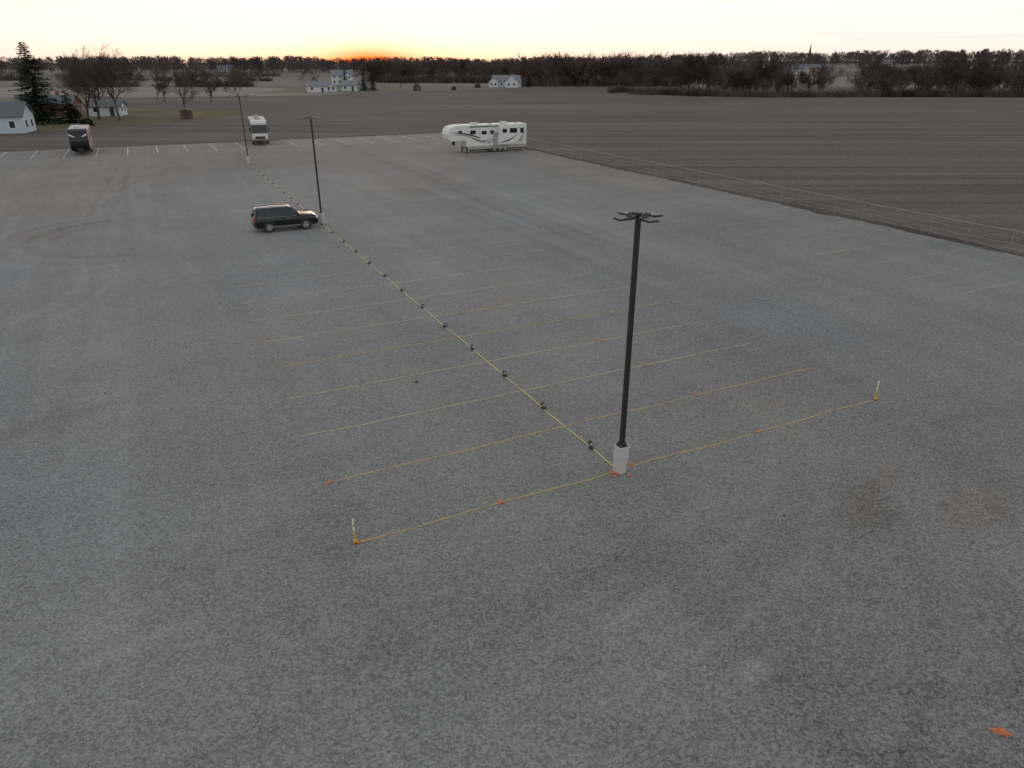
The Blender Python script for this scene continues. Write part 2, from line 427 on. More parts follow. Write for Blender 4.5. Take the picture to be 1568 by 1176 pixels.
splash(-.35, -.05, .25); splash(.45, .12, .22); splash(-.3, -.25, .18); splash(.1, -.4, .12)
for q in range(4):
    mb.quad(*[(1.15 + x, -11.8 + y + q*.045, ZL + .03 + q*.003) for x, y in ((-.16, .10), (-.16, .125), (.14, -.06), (.13, -.085))])
mb.quad(*[(1.12 + x, -11.78 + y, ZL + .05) for x, y in ((-.03, -.10), (.0, -.10), (.10, .16), (.07, .17))])
single('orange_marking_flags', mb, M_or, P0, TH)

# corner marker posts
M_pw = mat('white_reflector', (.75, .75, .72), .4, .05); M_py = mat('yellow_post_plastic', (.65, .42, .05), .5, .1); M_blk = mat('black_rubber', (.02, .02, .02), .8, .2)
for s_, t_ in ((-8.75, 0.0), (12.1, 0.0)):
    G = Group('marker_post', L(s_, t_, ZL), TH)
    a = MB(); a.cyl((0, 0, .03), (0, 0, .42), .03, .026, 10); a.cyl((0, 0, .56), (0, 0, .63), .030, .030, 10); a.box((0, 0, .06), (.10, .08, .08))
    G.part('post', a, M_py, .004)
    a = MB(); a.cyl((0, 0, .42), (0, 0, .56), .032, .030, 10); a.cyl((0, 0, .63), (0, 0, .80), .030, .027, 10); G.part('sleeve', a, M_pw, .004)
    a = MB(); a.cyl((0, 0, 0), (0, 0, .03), .09, .07, 14); G.part('base', a, M_blk)
    a = MB(); a.box((.08, -.05, .035), (.14, .03, .015), .4); a.box((-.06, -.07, .035), (.03, .12, .015), .2); G.part('flagging', a, M_or)

# few loose stones
M_st = mat('loose_stone', (.05, .05, .05), .9, .3, 8)
mb = MB()
for i in range(70):
    s_, t_ = R.uniform(-25, 25), R.uniform(-14, 35); r = R.uniform(.02, .04)
    if i == 0: s_, t_, r = -3.6, 9.6, .08
    if i == 1: s_, t_, r = 2.9, -4.3, .05
    vs_ = [(s_ + r*R.uniform(.7, 1.2)*math.cos(q), t_ + r*R.uniform(.7, 1.2)*math.sin(q), ZL) for q in [i_*1.047 for i_ in range(6)]]
    tp = [(s_ + (x - s_)*.5, t_ + (y - t_)*.5, ZL + r*.8) for x, y, z in vs_]
    mb.add(vs_ + tp, [(i_, (i_+1) % 6, 6 + (i_+1) % 6, 6 + i_) for i_ in range(6)] + [tuple(range(6, 12))])
single('loose_stones', mb, M_st, P0, TH)

# ------------------------------------------------------------------ light poles
M_pole = mat('dark_bronze_paint', (.022, .021, .022), .4, .15, 2, 0, 0, .5)
M_conc = mat('cast_concrete', (.50, .50, .48), .85, .12, 3, 0, .15)
M_lens = mat('led_lens', (.35, .36, .36), .3, .05)
M_steel = mat('galvanised_steel', (.35, .35, .36), .45, .1, 4, .7)
for t_ in (0, 43.5, 87.0):
    G = Group('light_pole', L(.04, t_, ZL), TH)
    a = MB(); a.cyl((0, 0, -.05), (0, 0, .5), .24, n=40); a.cyl((0, 0, .5), (0, 0, .52), .236, n=40); a.cyl((0, 0, .52), (0, 0, .92), .24, n=40)
    G.part('concrete_base', a, M_conc, .012)
    a = MB(); a.box((0, 0, .935), (.30, .30, .03)); a.box((0, 0, 1.0), (.22, .22, .10), 0, .8)
    H = 8.3
    a.box((0, 0, (1.0 + H)/2), (.135, .135, H - 1.0), 0, .93); a.box((0, 0, H + .02), (.15, .15, .05))
    a.box((0, -.072, 1.45), (.08, .012, .16))
    G.part('pole', a, M_pole, .008)
    a = MB()
    for sx in (-1, 1):
        for sy in (-1, 1):
            a.cyl((sx*.12, sy*.12, .93), (sx*.12, sy*.12, 1.0), .014, n=6)
    a.cyl((.1, -.225, .0), (.1, -.225, .35), .02, n=8)
    G.part('anchor_bolts', a, M_steel)
    a, bb = MB(), MB()
    for q in range(4):
        an = q*math.pi/2; c, s = math.cos(an), math.sin(an)
        def P(x, y, z): return (x*c - y*s, x*s + y*c, z)
        a.box(P(.13, 0, H - .06), (.18, .07, .06), an)
        # flat LED head, slightly tapered, finned
        hw0, hw1 = .12, .18
        vs_ = [P(.19, -hw0, H - .10), P(.19, hw0, H - .10), P(.33, hw1, H - .11), P(.72, hw1, H - .11), P(.74, hw1*.85, H-.11), P(.74, -hw1*.85, H-.11), P(.72, -hw1, H - .11), P(.33, -hw1, H - .11)]
        tp = [(x, y, z + .075 if i in (0, 1, 2, 7) else z + .05) for i, (x, y, z) in enumerate(vs_)]
        n = len(vs_)
        a.add(vs_ + tp, [tuple(range(n-1, -1, -1)), tuple(range(n, 2*n))] + [(i, (i+1) % n, n+(i+1) % n, n+i) for i in range(n)])
        for f_ in range(5): a.box(P(.25 + f_*.03, 0, H - .025), (.008, .18, .02), an)
        bb.box(P(.54, 0, H - .117), (.30, .28, .01), an)
    G.part('led_heads', a, M_pole); G.part('lenses', bb, M_lens)

# ------------------------------------------------------------------ wire fence
M_wire = mat('fence_wire', (.46, .46, .46), .5, .05, 2, .2)
a, bb = MB(), MB()
pp = None
t_ = -30.0
while t_ <= 116.5:
    s_ = 41.5 + .08*math.sin(t_*.7); ln = R.uniform(-.05, .05)
    p = Vector((s_, t_, 0)); top = p + Vector((ln, R.uniform(-.05, .05), 1.55))
    a.cyl(p, top, .03, .028, 6)
    if pp is not None:
        for hh, rr in ((1.45, .016), (1.0, .006), (.6, .006), (.25, .006)):
            q0, q1 = pp[0].lerp(pp[1], hh/1.5), p.lerp(top, hh/1.5); mid2 = (q0+q1)/2 - Vector((0, 0, .04))
            bb.cyl(q0, mid2, rr, n=4); bb.cyl(mid2, q1, rr, n=4)
    pp = (p, top); t_ += 3.05
G = Group('wire_fence', P0, TH); G.part('posts', a, mat('fence_post', (.24, .235, .225), .6, .2)); G.part('wires', bb, M_wire)

# ------------------------------------------------------------------ wheels
M_tire = mat('tyre_rubber', (.018, .018, .018), .85, .2, 5); M_rim = mat('alloy_rim', (.55, .56, .58), .3, .05, 3, .8)
def wheel(ti, ri, x, y, r, wd, side):
    """axis along y; side=-1 outer face toward -y"""
    prof = [(-wd/2, r*.62), (-wd/2, r*.93), (-wd*.36, r), (wd*.36, r), (wd/2, r*.93), (wd/2, r*.62)]
    n = 24; secs = []
    for py, pr in prof:
        secs.append([(x + math.cos(2*math.pi*i/n)*pr, y + py, r + math.sin(2*math.pi*i/n)*pr) for i in range(n)])
    ti.loft(secs)
    yo = y + side*(wd/2 + .004)
    ri.cyl((x, yo - side*.02, r), (x, yo, r), r*.2, n=12)
    for i in range(6):
        an = i*math.pi/3
        c, s = math.cos(an), math.sin(an); h = r*.09
        v0 = [(x + c*r*.1 - s*h, yo, r + s*r*.1 + c*h), (x + c*r*.1 + s*h, yo, r + s*r*.1 - c*h), (x + c*r*.6 + s*h*1.3, yo, r + s*r*.6 - c*h*1.3), (x + c*r*.6 - s*h*1.3, yo, r + s*r*.6 + c*h*1.3)]
        ri.add(v0 + [(p[0], p[1] - side*.02, p[2]) for p in v0], [(0,1,2,3),(7,6,5,4),(0,4,5,1),(1,5,6,2),(2,6,7,3),(3,7,4,0)])
    ring = []
    for rr in (r*.58, r*.64):
        ring.append([(x + math.cos(2*math.pi*i/n)*rr, yo, r + math.sin(2*math.pi*i/n)*rr) for i in range(n)])
    ri.loft(ring, cap=False)

# ------------------------------------------------------------------ SUV
M_paint = mat('black_car_paint', (.004, .007, .009), .25, .05, 2, 0, 0, .3, .35)
M_glass = mat('tinted_glass', (.012, .024, .028), .06, .05, 2, 0, 0, .5)
M_chrome = mat('chrome', (.7, .7, .72), .15, .03, 2, 1.0)
M_plast = mat('black_plastic', (.02, .02, .02), .6, .2)
M_hl = mat('headlamp', (.75, .76, .78), .15, .05); M_tl = mat('tail_lamp', (.35, .02, .02), .25, .05)
M_roofp = mat('car_roof_sheen', (.05, .055, .06), .12, .05, 2, .35, 0, .8, 1.0)  # black roof lightened: sky reflection partly put into its base colour
G = Group('suv', (-18.1, 57.2, ZL), TH); G.e.scale = (.94, .95, .97)
def ring(x, w, zl, zt, tum=.93):
    pts = [(w*.90, zl), (w*.985, zl+.12), (w, zl+.38), (w*.995, zt-.22), (w*.955, zt-.04), (w*.88, zt)]
    return [(x, y, z) for y, z in pts] + [(x, -y, z) for y, z in reversed(pts)]
a = MB()
a.loft([ring(-2.60, .90, .50, 1.02), ring(-2.56, .97, .42, 1.16), ring(-2.40, 1.0, .36, 1.20), ring(-1.2, 1.02, .34, 1.21), ring(.4, 1.02, .34, 1.20),
        ring(1.15, 1.01, .34, 1.21), ring(1.35, 1.01, .35, 1.20), ring(2.2, .99, .36, 1.14), ring(2.45, .95, .38, 1.08), ring(2.58, .86, .44, .98)])
G.part('body', a, M_paint, .03, True)
# greenhouse
gb = [(-2.50, 1.17), (-2.32, 1.83), (-.9, 1.87), (.30, 1.84), (.52, 1.78), (1.28, 1.19)]
a = MB()
nn = len(gb); vs_ = []
for sgn in (-1, 1):
    for x, z in gb:
        k_ = (z - 1.17)/.7; vs_.append((x, sgn*(.955 - .17*k_), z))
a.add(vs_, [tuple(range(nn)), tuple(range(2*nn-1, nn-1, -1))] + [(i, nn+i, nn+(i+1) % nn, (i+1) % nn) for i in range(nn)])
G.part('glasshouse', a, M_glass, .03)
a = MB()   # roof panel
rp = [(-2.46, 1.82, .76), (-2.30, 1.90, .79), (-.9, 1.93, .80), (.25, 1.90, .79), (.50, 1.83, .77)]
a.loft([[(x, -w_, z - .07), (x, -w_*.93, z), (x, 0, z + .02), (x, w_*.93, z), (x, w_, z - .07)] for x, z, w_ in rp])
G.part('roof', a, M_roofp, 0, True)
a = MB()   # pillars
for sg in (-1, 1):
    for xb, xt, wd in ((1.22, .46, .07), (.28, .22, .09), (-.85, -.85, .10), (-1.75, -1.72, .12), (-2.42, -2.27, .16)):
        yb, yt = sg*.962, sg*.792
        a.add([(xb-wd/2, yb, 1.16), (xb+wd/2, yb, 1.16), (xt+wd/2, yt, 1.86), (xt-wd/2, yt, 1.86), (xb-wd/2, yb-sg*.03, 1.16), (xb+wd/2, yb-sg*.03, 1.16), (xt+wd/2, yt-sg*.03, 1.86), (xt-wd/2, yt-sg*.03, 1.86)],
              [(0,1,2,3),(7,6,5,4),(0,4,5,1),(1,5,6,2),(2,6,7,3),(3,7,4,0)])
    a.box((.95, sg*1.10, 1.25), (.14, .22, .17))
G.part('pillars_and_mirrors', a, M_paint, .01)
a = MB()
for sg in (-1, 1):
    a.cyl((-2.1, sg*.70, 1.97), (.1, sg*.70, 1.96), .022, n=8)
    for x in (-2.1, -1, .1): a.box((x, sg*.70, 1.93), (.08, .03, .07))
    a.box((-.6, sg*.975, 1.185), (3.6, .012, .03)); a.box((-.1, sg*1.03, .45), (2.3, .1, .05))
    a.box((.05, sg*1.026, 1.02), (.2, .02, .03)); a.box((-1.1, sg*1.026, 1.02), (.2, .02, .03))
a.box((2.57, 0, .83), (.06, 1.3, .06)); a.box((2.58, 0, .98), (.04, 1.3, .04)); a.box((-2.62, 0, 1.02), (.03, .9, .06))
G.part('chrome_trim', a, M_chrome, .008)
a = MB(); a.box((2.565, 0, .86), (.06, 1.15, .28)); a.box((2.55, 0, .5), (.1, 1.6, .14)); a.box((-2.58, 0, .52), (.12, 1.8, .16))
for sg in (-1, 1):
    for xw in (-1.5, 1.48):
        prof = [(xw + math.cos(q)*.50, .40 + math.sin(q)*.50) for q in [math.pi*i/14 for i in range(15)]] + [(xw-.5, .34), (xw+.5, .34)]
        a.extrude(prof, sg*1.0, sg*1.034)
    # door seams
    for x in (1.0, .27, -.85): a.box((x, sg*1.022, .8), (.012, .008, .62))
G.part('arches_and_bumpers', a, M_plast)
a = MB()
for sg in (-1, 1): a.box((2.46, sg*.80, .93), (.20, .26, .2), -sg*.25)
G.part('headlamps', a, M_hl, .02)
a = MB()
for sg in (-1, 1): a.box((-2.55, sg*.90, 1.08), (.12, .12, .5))
G.part('tail_lamps', a, M_tl, .02)
ti, ri = MB(), MB()
for xw in (-1.5, 1.48):
    for sg in (-1, 1): wheel(ti, ri, xw, sg*.93, .41, .27, sg)
G.part('tyres', ti, M_tire); G.part('rims', ri, M_rim)

# ------------------------------------------------------------------ fifth-wheel trailer
M_rvw = mat('rv_fibreglass', (.68, .68, .66), .35, .06, .8); M_rvg = mat('rv_grey_panel', (.32, .32, .31), .4, .08, 1)
M_rvd = mat('rv_dark_graphic', (.03, .03, .033), .35, .1); M_rvt = mat('rv_tan_graphic', (.30, .26, .22), .4, .1)
M_roof_rv = mat('rv_roof_membrane', (.6, .6, .58), .8, .1, 1)
p = L(27.4, 84.3); G = Group('fifth_wheel_trailer', (p[0], p[1], ZL), TH)
W = 2.5; LN = 12.7
a = MB(); prof = [(.30, 1.75), (.05, 2.15), (0, 2.7), (.12, 3.2), (.45, 3.6), (1.1, 3.82), (2.0, 3.9), (LN, 3.86), (LN, .72), (3.15, .72), (2.85, .95), (2.75, 1.72)]
a.extrude(prof, 0, W); G.part('shell', a, M_rvw, .07, False, 3)
a = MB(); a.extrude([(3.1, .50), (3.0, .95), (LN+.01, .95), (LN+.01, .50)], -.012, W+.012); G.part('skirt', a, M_rvg, .01)
a = MB(); a.extrude([(3.6, .3), (3.6, .48), (LN-.3, .48), (LN-.3, .3)], .4, W-.4)
for x in (2.95, 3.05):
    for y in (.35, W-.35): a.box((x, y, .35), (.1, .1, .7))
a.box((1.3, W/2, 1.45), (.35, .35, .7)); a.box((3.0, .35, .02), (.3, .3, .04)); a.box((3.0, W-.35, .02), (.3, .3, .04)); a.box((11.8, .3, .3), (.08, .08, .6))
G.part('chassis_and_jacks', a, M_plast, .01)
a = MB(); a.box((9.6, -.13, 2.35), (3.4, .30, 2.5)); a.box((5.6, -.08, 2.5), (1.2, .2, 1.6)); G.part('slideouts', a, M_rvw, .03)
a = MB()
def rw(x, z, w_, h_, y=-.008): a.box((x, y, z), (w_, .02, h_))
rw(10.35, 2.95, 1.2, .65, -.285); rw(8.9, 2.95, .7, .55, -.285); rw(11.9, 2.9, .55, .7); rw(7.0, 2.8, .6, .5); rw(3.9, 2.9, .9, .5); rw(1.9, 3.0, .5, .35); rw(5.6, 2.8, .8, .5, -.185)
a.box((LN+.008, W/2, 2.7), (.02, 1.3, .8)); G.part('windows', a, M_glass)
a = MB(); a.box((7.45, -.012, 1.85), (.72, .02, 1.95)); G.part('entry_door', a, M_rvg, .01)
a, bb = MB(), MB()
def swoosh(mb, pts, y, wd):
    for i in range(len(pts)-1):
        (x0, z0, w0), (x1, z1, w1) = pts[i], pts[i+1]
        mb.quad((x0, y, z0 - w0*wd), (x1, y, z1 - w1*wd), (x1, y, z1 + w1*wd), (x0, y, z0 + w0*wd))
def arc(x0, z0, x1, z1, sag, n=12):
    return [(x0 + (x1-x0)*i/n, z0 + (z1-z0)*i/n + sag*math.sin(math.pi*i/n), math.sin(math.pi*min(1, (i+.6)/(n+1)))) for i in range(n+1)]
swoosh(a, arc(.5, 2.95, 6.6, 1.4, .35), -.006, .11); swoosh(bb, arc(.4, 2.65, 6.0, 1.15, .45), -.009, .09)
swoosh(a, arc(3.5, 2.2, 7.0, 2.0, -.5), -.012, .08)
swoosh(a, arc(6.2, 1.3, 8.4, 3.3, -.35), -.015, .10); swoosh(bb, arc(5.9, 1.15, 8.1, 3.0, -.4), -.018, .07)
swoosh(a, arc(8.0, 1.35, 11.2, 2.5, -.3), -.286, .10); swoosh(bb, arc(10.5, 1.25, 12.6, 2.3, -.25), -.29, .07)
swoosh(a, arc(11.4, 1.5, 12.6, 3.2, -.2), -.02, .1)
G.part('dark_graphics', a, M_rvd); G.part('tan_graphics', bb, M_rvt)
a = MB(); a.box((4.6, 1.25, 4.02), (1.0, .75, .28)); a.box((9.4, 1.25, 4.02), (1.0, .75, .28)); a.box((6.9, .7, 3.95), (.5, .5, .14)); a.box((2.2, 1.6, 3.97), (.4, .4, .14)); a.box((11.5, 1.4, 3.93), (.4, .4, .1)); G.part('roof_units', a, M_roof_rv, .05)
a = MB(); a.cyl((3.4, -.09, 3.66), (8.0, -.09, 3.66), .06, n=10); G.part('awning_roll', a, M_rvd)
a = MB()
for z in (.9, 1.6, 2.3, 3.0, 3.7): a.cyl((LN+.1, 1.9, z), (LN+.1, 2.25, z), .014, n=6)
a.cyl((LN+.1, 1.9, .8), (LN+.1, 1.9, 3.9), .015, n=6); a.cyl((LN+.1, 2.25, .8), (LN+.1, 2.25, 3.9), .015, n=6); G.part('ladder', a, M_steel)
ti, ri = MB(), MB()
for xw in (7.35, 8.25, 9.15):
    for y, sg in ((.14, -1), (W-.14, 1)): wheel(ti, ri, xw, y - .03 if sg < 0 else y + .03, .38, .22, sg)
G.part('tyres', ti, M_tire); G.part('rims', ri, M_rim)
a = MB(); a.extrude([(6.9, .5), (7.1, .86), (9.4, .86), (9.6, .5), (9.5, .5), (9.35, .8), (7.15, .8), (7.0, .5)], -.03, .02); G.part('fender', a, M_plast)

# ------------------------------------------------------------------ dark-nosed travel trailer
p = L(-20.2, 106.6); G = Group('travel_trailer', (p[0], p[1], ZL), TH + math.pi/2)   # local +x = away from the camera (t)
M_brn = mat('rv_bronze_side', (.20, .15, .11), .4, .08, 1)
M_gel = mat('black_gelcoat', (.010, .011, .012), .3, .1, 2, 0, 0, .4, .2)
a = MB(); pr = [(.0, 1.3), (-.05, 1.9), (.15, 2.7), (.55, 3.3), (1.0, 3.5), (9.2, 3.5), (9.2, .6), (.5, .6)]; a.extrude(pr, -1.25, 1.25); G.part('shell', a, M_brn, .08, False, 3)
a = MB(); a.loft([[(x-.03, y, z+dz) for y in (-1.2, -.5, .5, 1.2)] + [(x+.04, y, z) for y in (1.2, .5, -.5, -1.2)] for x, z, dz in ((.48, .64, 0), (-.02, 1.3, 0), (-.07, 1.9, 0), (.13, 2.7, 0), (.52, 3.28, .02), (1.0, 3.48, .05), (1.5, 3.50, .05))]); G.part('nose_cap', a, M_gel)
a = MB(); a.box((5.3, 0, 3.51), (7.5, 2.3, .04)); G.part('roof_membrane', a, M_rvg, .01)
a = MB()
for sg in (-1, 1):
    a.add([(.02, sg*1.12, 2.95), (-.06, sg*1.12, 2.72), (-.10, sg*.45, 2.45), (-.08, sg*.45, 2.56)], [(0, 1, 2, 3)])
    a.box((.75, sg*1.262, 2.1), (.22, .02, 2.4))
G.part('white_accents', a, M_rvw)
a = MB(); a.box((4, .2, 3.64), (1, .75, .25)); a.box((7, .2, 3.59), (.4, .4, .14)); G.part('roof_units', a, M_roof_rv, .04)
a = MB(); a.box((-.55, 0, .52), (1.7, .1, .1), .0); a.box((-.55, .0, .8), (.5, .7, .5)); a.box((-1.1, 0, .3), (.09, .09, .6)); a.box((5, 0, .52), (8, 1.6, .14)); G.part('hitch_and_frame', a, M_plast, .02)
a = MB()
for x in (2.6, 5.4, 7.8): a.box((x, -1.262, 2.4), (.9, .02, .6)); a.box((x, 1.262, 2.4), (.9, .02, .6))
G.part('windows', a, M_glass)
ti, ri = MB(), MB()
for xw in (4.9, 5.75):
    for sg in (-1, 1): wheel(ti, ri, xw, sg*1.08, .36, .22, sg)
G.part('tyres', ti, M_tire); G.part('rims', ri, M_rim)

# ------------------------------------------------------------------ motorhome
p = L(5.0, 109.6); G = Group('motorhome', (p[0], p[1], ZL), TH + math.pi/2 - .10)
a = MB(); pr = [(.05, .55), (-.02, 1.5), (.02, 1.75), (.22, 3.2), (.5, 3.62), (1.0, 3.75), (10.2, 3.75), (10.2, .45), (.2, .45)]; a.extrude(pr, -1.27, 1.27); G.part('shell', a, M_brn, .07, False, 3)
a = MB(); a.loft([[(x-.03, y, z) for y in (-1.2, -.5, .5, 1.2)] + [(x+.05, y, z) for y in (1.2, .5, -.5, -1.2)] for x, z in ((.05, .9), (-.02, 1.5), (.0, 1.78))]); a.loft([[(x-.03, y, z) for y in (-1.2, -.5, .5, 1.2)] + [(x+.05, y, z) for y in (1.2, .5, -.5, -1.2)] for x, z in ((.2, 3.1), (.48, 3.6), (.95, 3.75))]); G.part('front_cap', a, M_rvw)
a = MB(); a.box((5.6, 0, 3.76), (9.0, 2.35, .04)); G.part('roof_membrane', a, M_roof_rv, .01)
a = MB(); a.loft([[(x-.045, y, z) for y in (-1.15, -.5, .5, 1.15)] + [(x+.04, y, z) for y in (1.15, .5, -.5, -1.15)] for x, z in ((.0, 1.82), (.18, 3.05))])
for x, w_ in ((1.2, .9), (3.5, 1.2), (6.2, 1.4), (8.7, .9)): a.box((x, -1.28, 2.4), (w_, .02, .75)); a.box((x, 1.28, 2.4), (w_, .02, .75))
G.part('windshield_and_windows', a, M_glass)
a = MB(); a.box((-.06, 0, 1.15), (.06, 1.5, .38)); a.box((-.02, 0, .6), (.1, 2.3, .14)); G.part('grille', a, M_rvd, .01)
a = MB()
for sg in (-1, 1): a.box((-.06, sg*.98, 1.2), (.06, .34, .2))
G.part('headlamps', a, M_hl, .01)
a = MB()
for sg in (-1, 1): a.box((-.15, sg*1.45, 2.4), (.12, .18, .5)); a.box((-.1, sg*1.35, 2.68), (.06, .3, .05))
G.part('mirrors', a, M_plast, .01)
a = MB(); a.box((2.8, 0, 3.92), (1, .75, .28)); a.box((7.5, 0, 3.92), (1, .75, .28)); a.box((5, .5, 3.84), (.4, .4, .12)); G.part('roof_units', a, M_rvg, .04)
ti, ri = MB(), MB()
for xw in (1.6, 7.2):
    for sg in (-1, 1): wheel(ti, ri, xw, sg*1.12, .46, .28, sg)
G.part('tyres', ti, M_tire); G.part('rims', ri, M_rim)

# ------------------------------------------------------------------ houses
M_sw = mat('white_siding', (.60, .61, .62), .7, .05, 1); M_sb = mat('pale_blue_siding', (.48, .55, .60), .7, .05, 1)
M_shg = mat('grey_shingle', (.13, .13, .135), .9, .2, 2); M_shb = mat('light_shingle', (.19, .20, .22), .7, .15, 1)
M_brick = mat('red_brick', (.22, .09, .065), .85, .25, 3); M_win = mat('window_glass', (.03, .035, .04), .1, .1); M_trim = mat('white_trim', (.7, .7, .7), .6, .03)
M_door = mat('dark_door', (.05, .03, .025), .5, .1); M_chim = mat('chimney_brick', (.2, .1, .08), .9, .2, 3)
def house(name, x, y, rz, Lx, Wy, wallh, roofh, wall, roof, wings=(), wins=4, door=True, chimney=False, porch=False, scale=1.0):
    G = Group(name, (x, y, float(hgt(x, y))), rz); G.e.scale = (scale,)*3
    W_, Rf, Wi, Dr, Tr = MB(), MB(), MB(), MB(), MB()
    def block(cx, cy, lx, wy, h, rh, ax_):
        # ax_='x' ridge along x
        def T(p_): return (cx + p_[0], cy + p_[1], p_[2]) if ax_ == 'x' else (cx - p_[1], cy + p_[0], p_[2])
        hx, hy = lx/2, wy/2
        vs = [(-hx,-hy,0),(hx,-hy,0),(hx,hy,0),(-hx,hy,0),(-hx,-hy,h),(hx,-hy,h),(hx,hy,h),(-hx,hy,h),(-hx,0,h+rh),(hx,0,h+rh)]
        W_.add([T(v) for v in vs], [(0,1,5,4),(2,3,7,6),(1,2,6,9,5),(3,0,4,8,7),(3,2,1,0)])
        o, th = .4, .16; sl_ = rh/hy
        for sg in (-1, 1):
            q = [(-hx-o, sg*(hy+o), h - sl_*o + .03), (hx+o, sg*(hy+o), h - sl_*o + .03), (hx+o, 0, h+rh+.03), (-hx-o, 0, h+rh+.03)]
            q2 = [(a_, b_, c_+th) for a_, b_, c_ in q]
            Rf.add([T(v) for v in q + q2], [(3,2,1,0),(4,5,6,7),(0,1,5,4),(1,2,6,5),(2,3,7,6),(3,0,4,7)])
        floors = 2 if h > 4.5 else 1
        for fl in range(floors):
            zc = 1.6 + fl*2.7
            n_ = max(2, int(lx/3.2))
            for i in range(n_):
                xx = -hx + lx*(i+.5)/n_
                for sg in (-1, 1):
                    if door and fl == 0 and i == n_//2 and sg == -1: continue
                    for mb_, w2, h2, pr_ in ((Tr, 1.15, 1.45, .03), (Wi, .9, 1.2, .05)):
                        c_ = T((xx, sg*(hy + pr_/2), zc)); mb_.box(c_, (w2, pr_, h2), 0 if ax_ == 'x' else math.pi/2)
            for sg in (-1, 1):
                for yy in (-wy*.22, wy*.22):
                    for mb_, w2, h2, pr_ in ((Tr, 1.15, 1.45, .03), (Wi, .9, 1.2, .05)):
                        c_ = T((sg*(hx + pr_/2), yy, zc)); mb_.box(c_, (pr_, w2, h2), 0 if ax_ == 'x' else math.pi/2)
        if door:
            n_ = max(2, int(lx/3.2)); Dr.box(T((-hx + lx*(n_//2+.5)/n_, -hy - .03, 1.05)), (1.0, .06, 2.1), 0 if ax_ == 'x' else math.pi/2)
    block(0, 0, Lx, Wy, wallh, roofh, 'x')
    for wg in wings: block(*wg)
    G.part('walls', W_, wall); G.part('roof', Rf, roof); G.part('windows', Wi, M_win); G.part('window_trim', Tr, M_trim)
    if Dr.v: G.part('door', Dr, M_door)
    if chimney:
        c = MB(); c.box((Lx*.2, .3, wallh + roofh + .3), (.8, .6, 1.8)); G.part('chimney', c, M_chim)
    if porch:
        c = MB(); c.box((0, -Wy/2 - 1.1, 2.5), (Lx*.5, 2.2, .12))
        for q in (-.24, 0, .24): c.box((Lx*q, -Wy/2 - 2.1, 1.25), (.15, .15, 2.4))
        c.box((0, -Wy/2-1.1, .15), (Lx*.5, 2.2, .3)); G.part('porch', c, M_trim)
    return G
house('ranch_house', -98.2, 144.0, TH*.6, 11, 7, 3.1, 2.2, M_sb, M_shg, wins=4)
house('brick_house', -119, 196, .25, 13, 8, 2.7, 1.8, M_brick, M_shg, chimney=True)
house('white_garage', -102, 192, .2, 7.5, 6, 2.2, 1.2, M_sw, M_shg, door=True)
house('white_shed', -150, 210, .2, 8, 6, 2.5, 1.5, M_sw, M_shg)
house('white_farmhouse', -103, 470, .25, 13, 8, 5.2, 2.8, M_sw, M_shb, wings=((2.5, -4.5, 9, 6, 4.6, 2.4, 'y'),), chimney=True, porch=True)
house('farm_garage', -88, 348, .25, 9, 7, 2.6, 1.7, M_sw, M_shb, wings=((6, 2, 6, 5, 2.2, 1.4, 'y'),))
house('white_cottage', -76, 362, .0, 7, 6, 2.6, 1.9, M_sw, M_shb)
house('white_country_house', -3, 420, -.15, 15, 8, 3.2, 2.6, M_sw, M_shb, wings=((4, -4.5, 8, 6.5, 3.2, 2.8, 'y'), (-6, -3.5, 6, 5, 2.8, 2.2, 'y')), chimney=True)
house('white_barn', 185, 640, 0, 46, 12, 3.5, 2.5, M_sw, M_shb, door=False)
house('distant_farmhouse', 265, 720, .2, 16, 9, 4, 2.5, M_sw, M_shb)
house('distant_farmhouse', 292, 760, -.2, 22, 10, 4, 3, M_brick, M_shg)
house('distant_farmhouse', 425, 900, .1, 24, 10, 4, 3, M_sw, M_shb)
house('distant_farmhouse', -330, 900, .1, 18, 9, 4, 3, M_sw, M_shb)
# garden shed
G = Group('garden_shed', (-77.5, 181, 0), .3)
a = MB(); a.box((0, 0, .9), (2.6, 2.2, 1.8)); G.part('walls', a, mat('weathered_wood', (.12, .075, .05), .9, .25, 3))
a = MB(); a.extrude([(-1.5, 1.75), (0, 2.2), (1.5, 1.75), (1.5, 1.85), (0, 2.32), (-1.5, 1.85)], -1.3, 1.3); G.part('roof', a, M_shg)
a = MB(); a.box((0, -1.12, .85), (.9, .04, 1.6)); G.part('door', a, M_door)
# village church, only its spire clears the trees
cx, cy = 425, 1090; G = Group('church', (cx, cy, float(hgt(cx, cy)) - 3), .1)
a = MB(); a.box((0, 0, 4), (22, 11, 8)); a.box((-12, 0, 8), (4, 4, 19)); G.part('walls', a, M_shg)
a = MB(); a.extrude([(-6.5, 0), (0, 6), (6.5, 0)], -11.5, 11.5); a.v = [(y, x, z+8) for x, y, z in a.v]; a.cyl((-12, 0, 17.4), (-12, 0, 30), 1.9, .1, 8); G.part('roof_and_spire', a, M_shg)
a = MB()
for x in (-7, -2, 3, 8): a.box((x, -5.53, 4), (1.4, .1, 5))
G.part('windows', a, M_win)

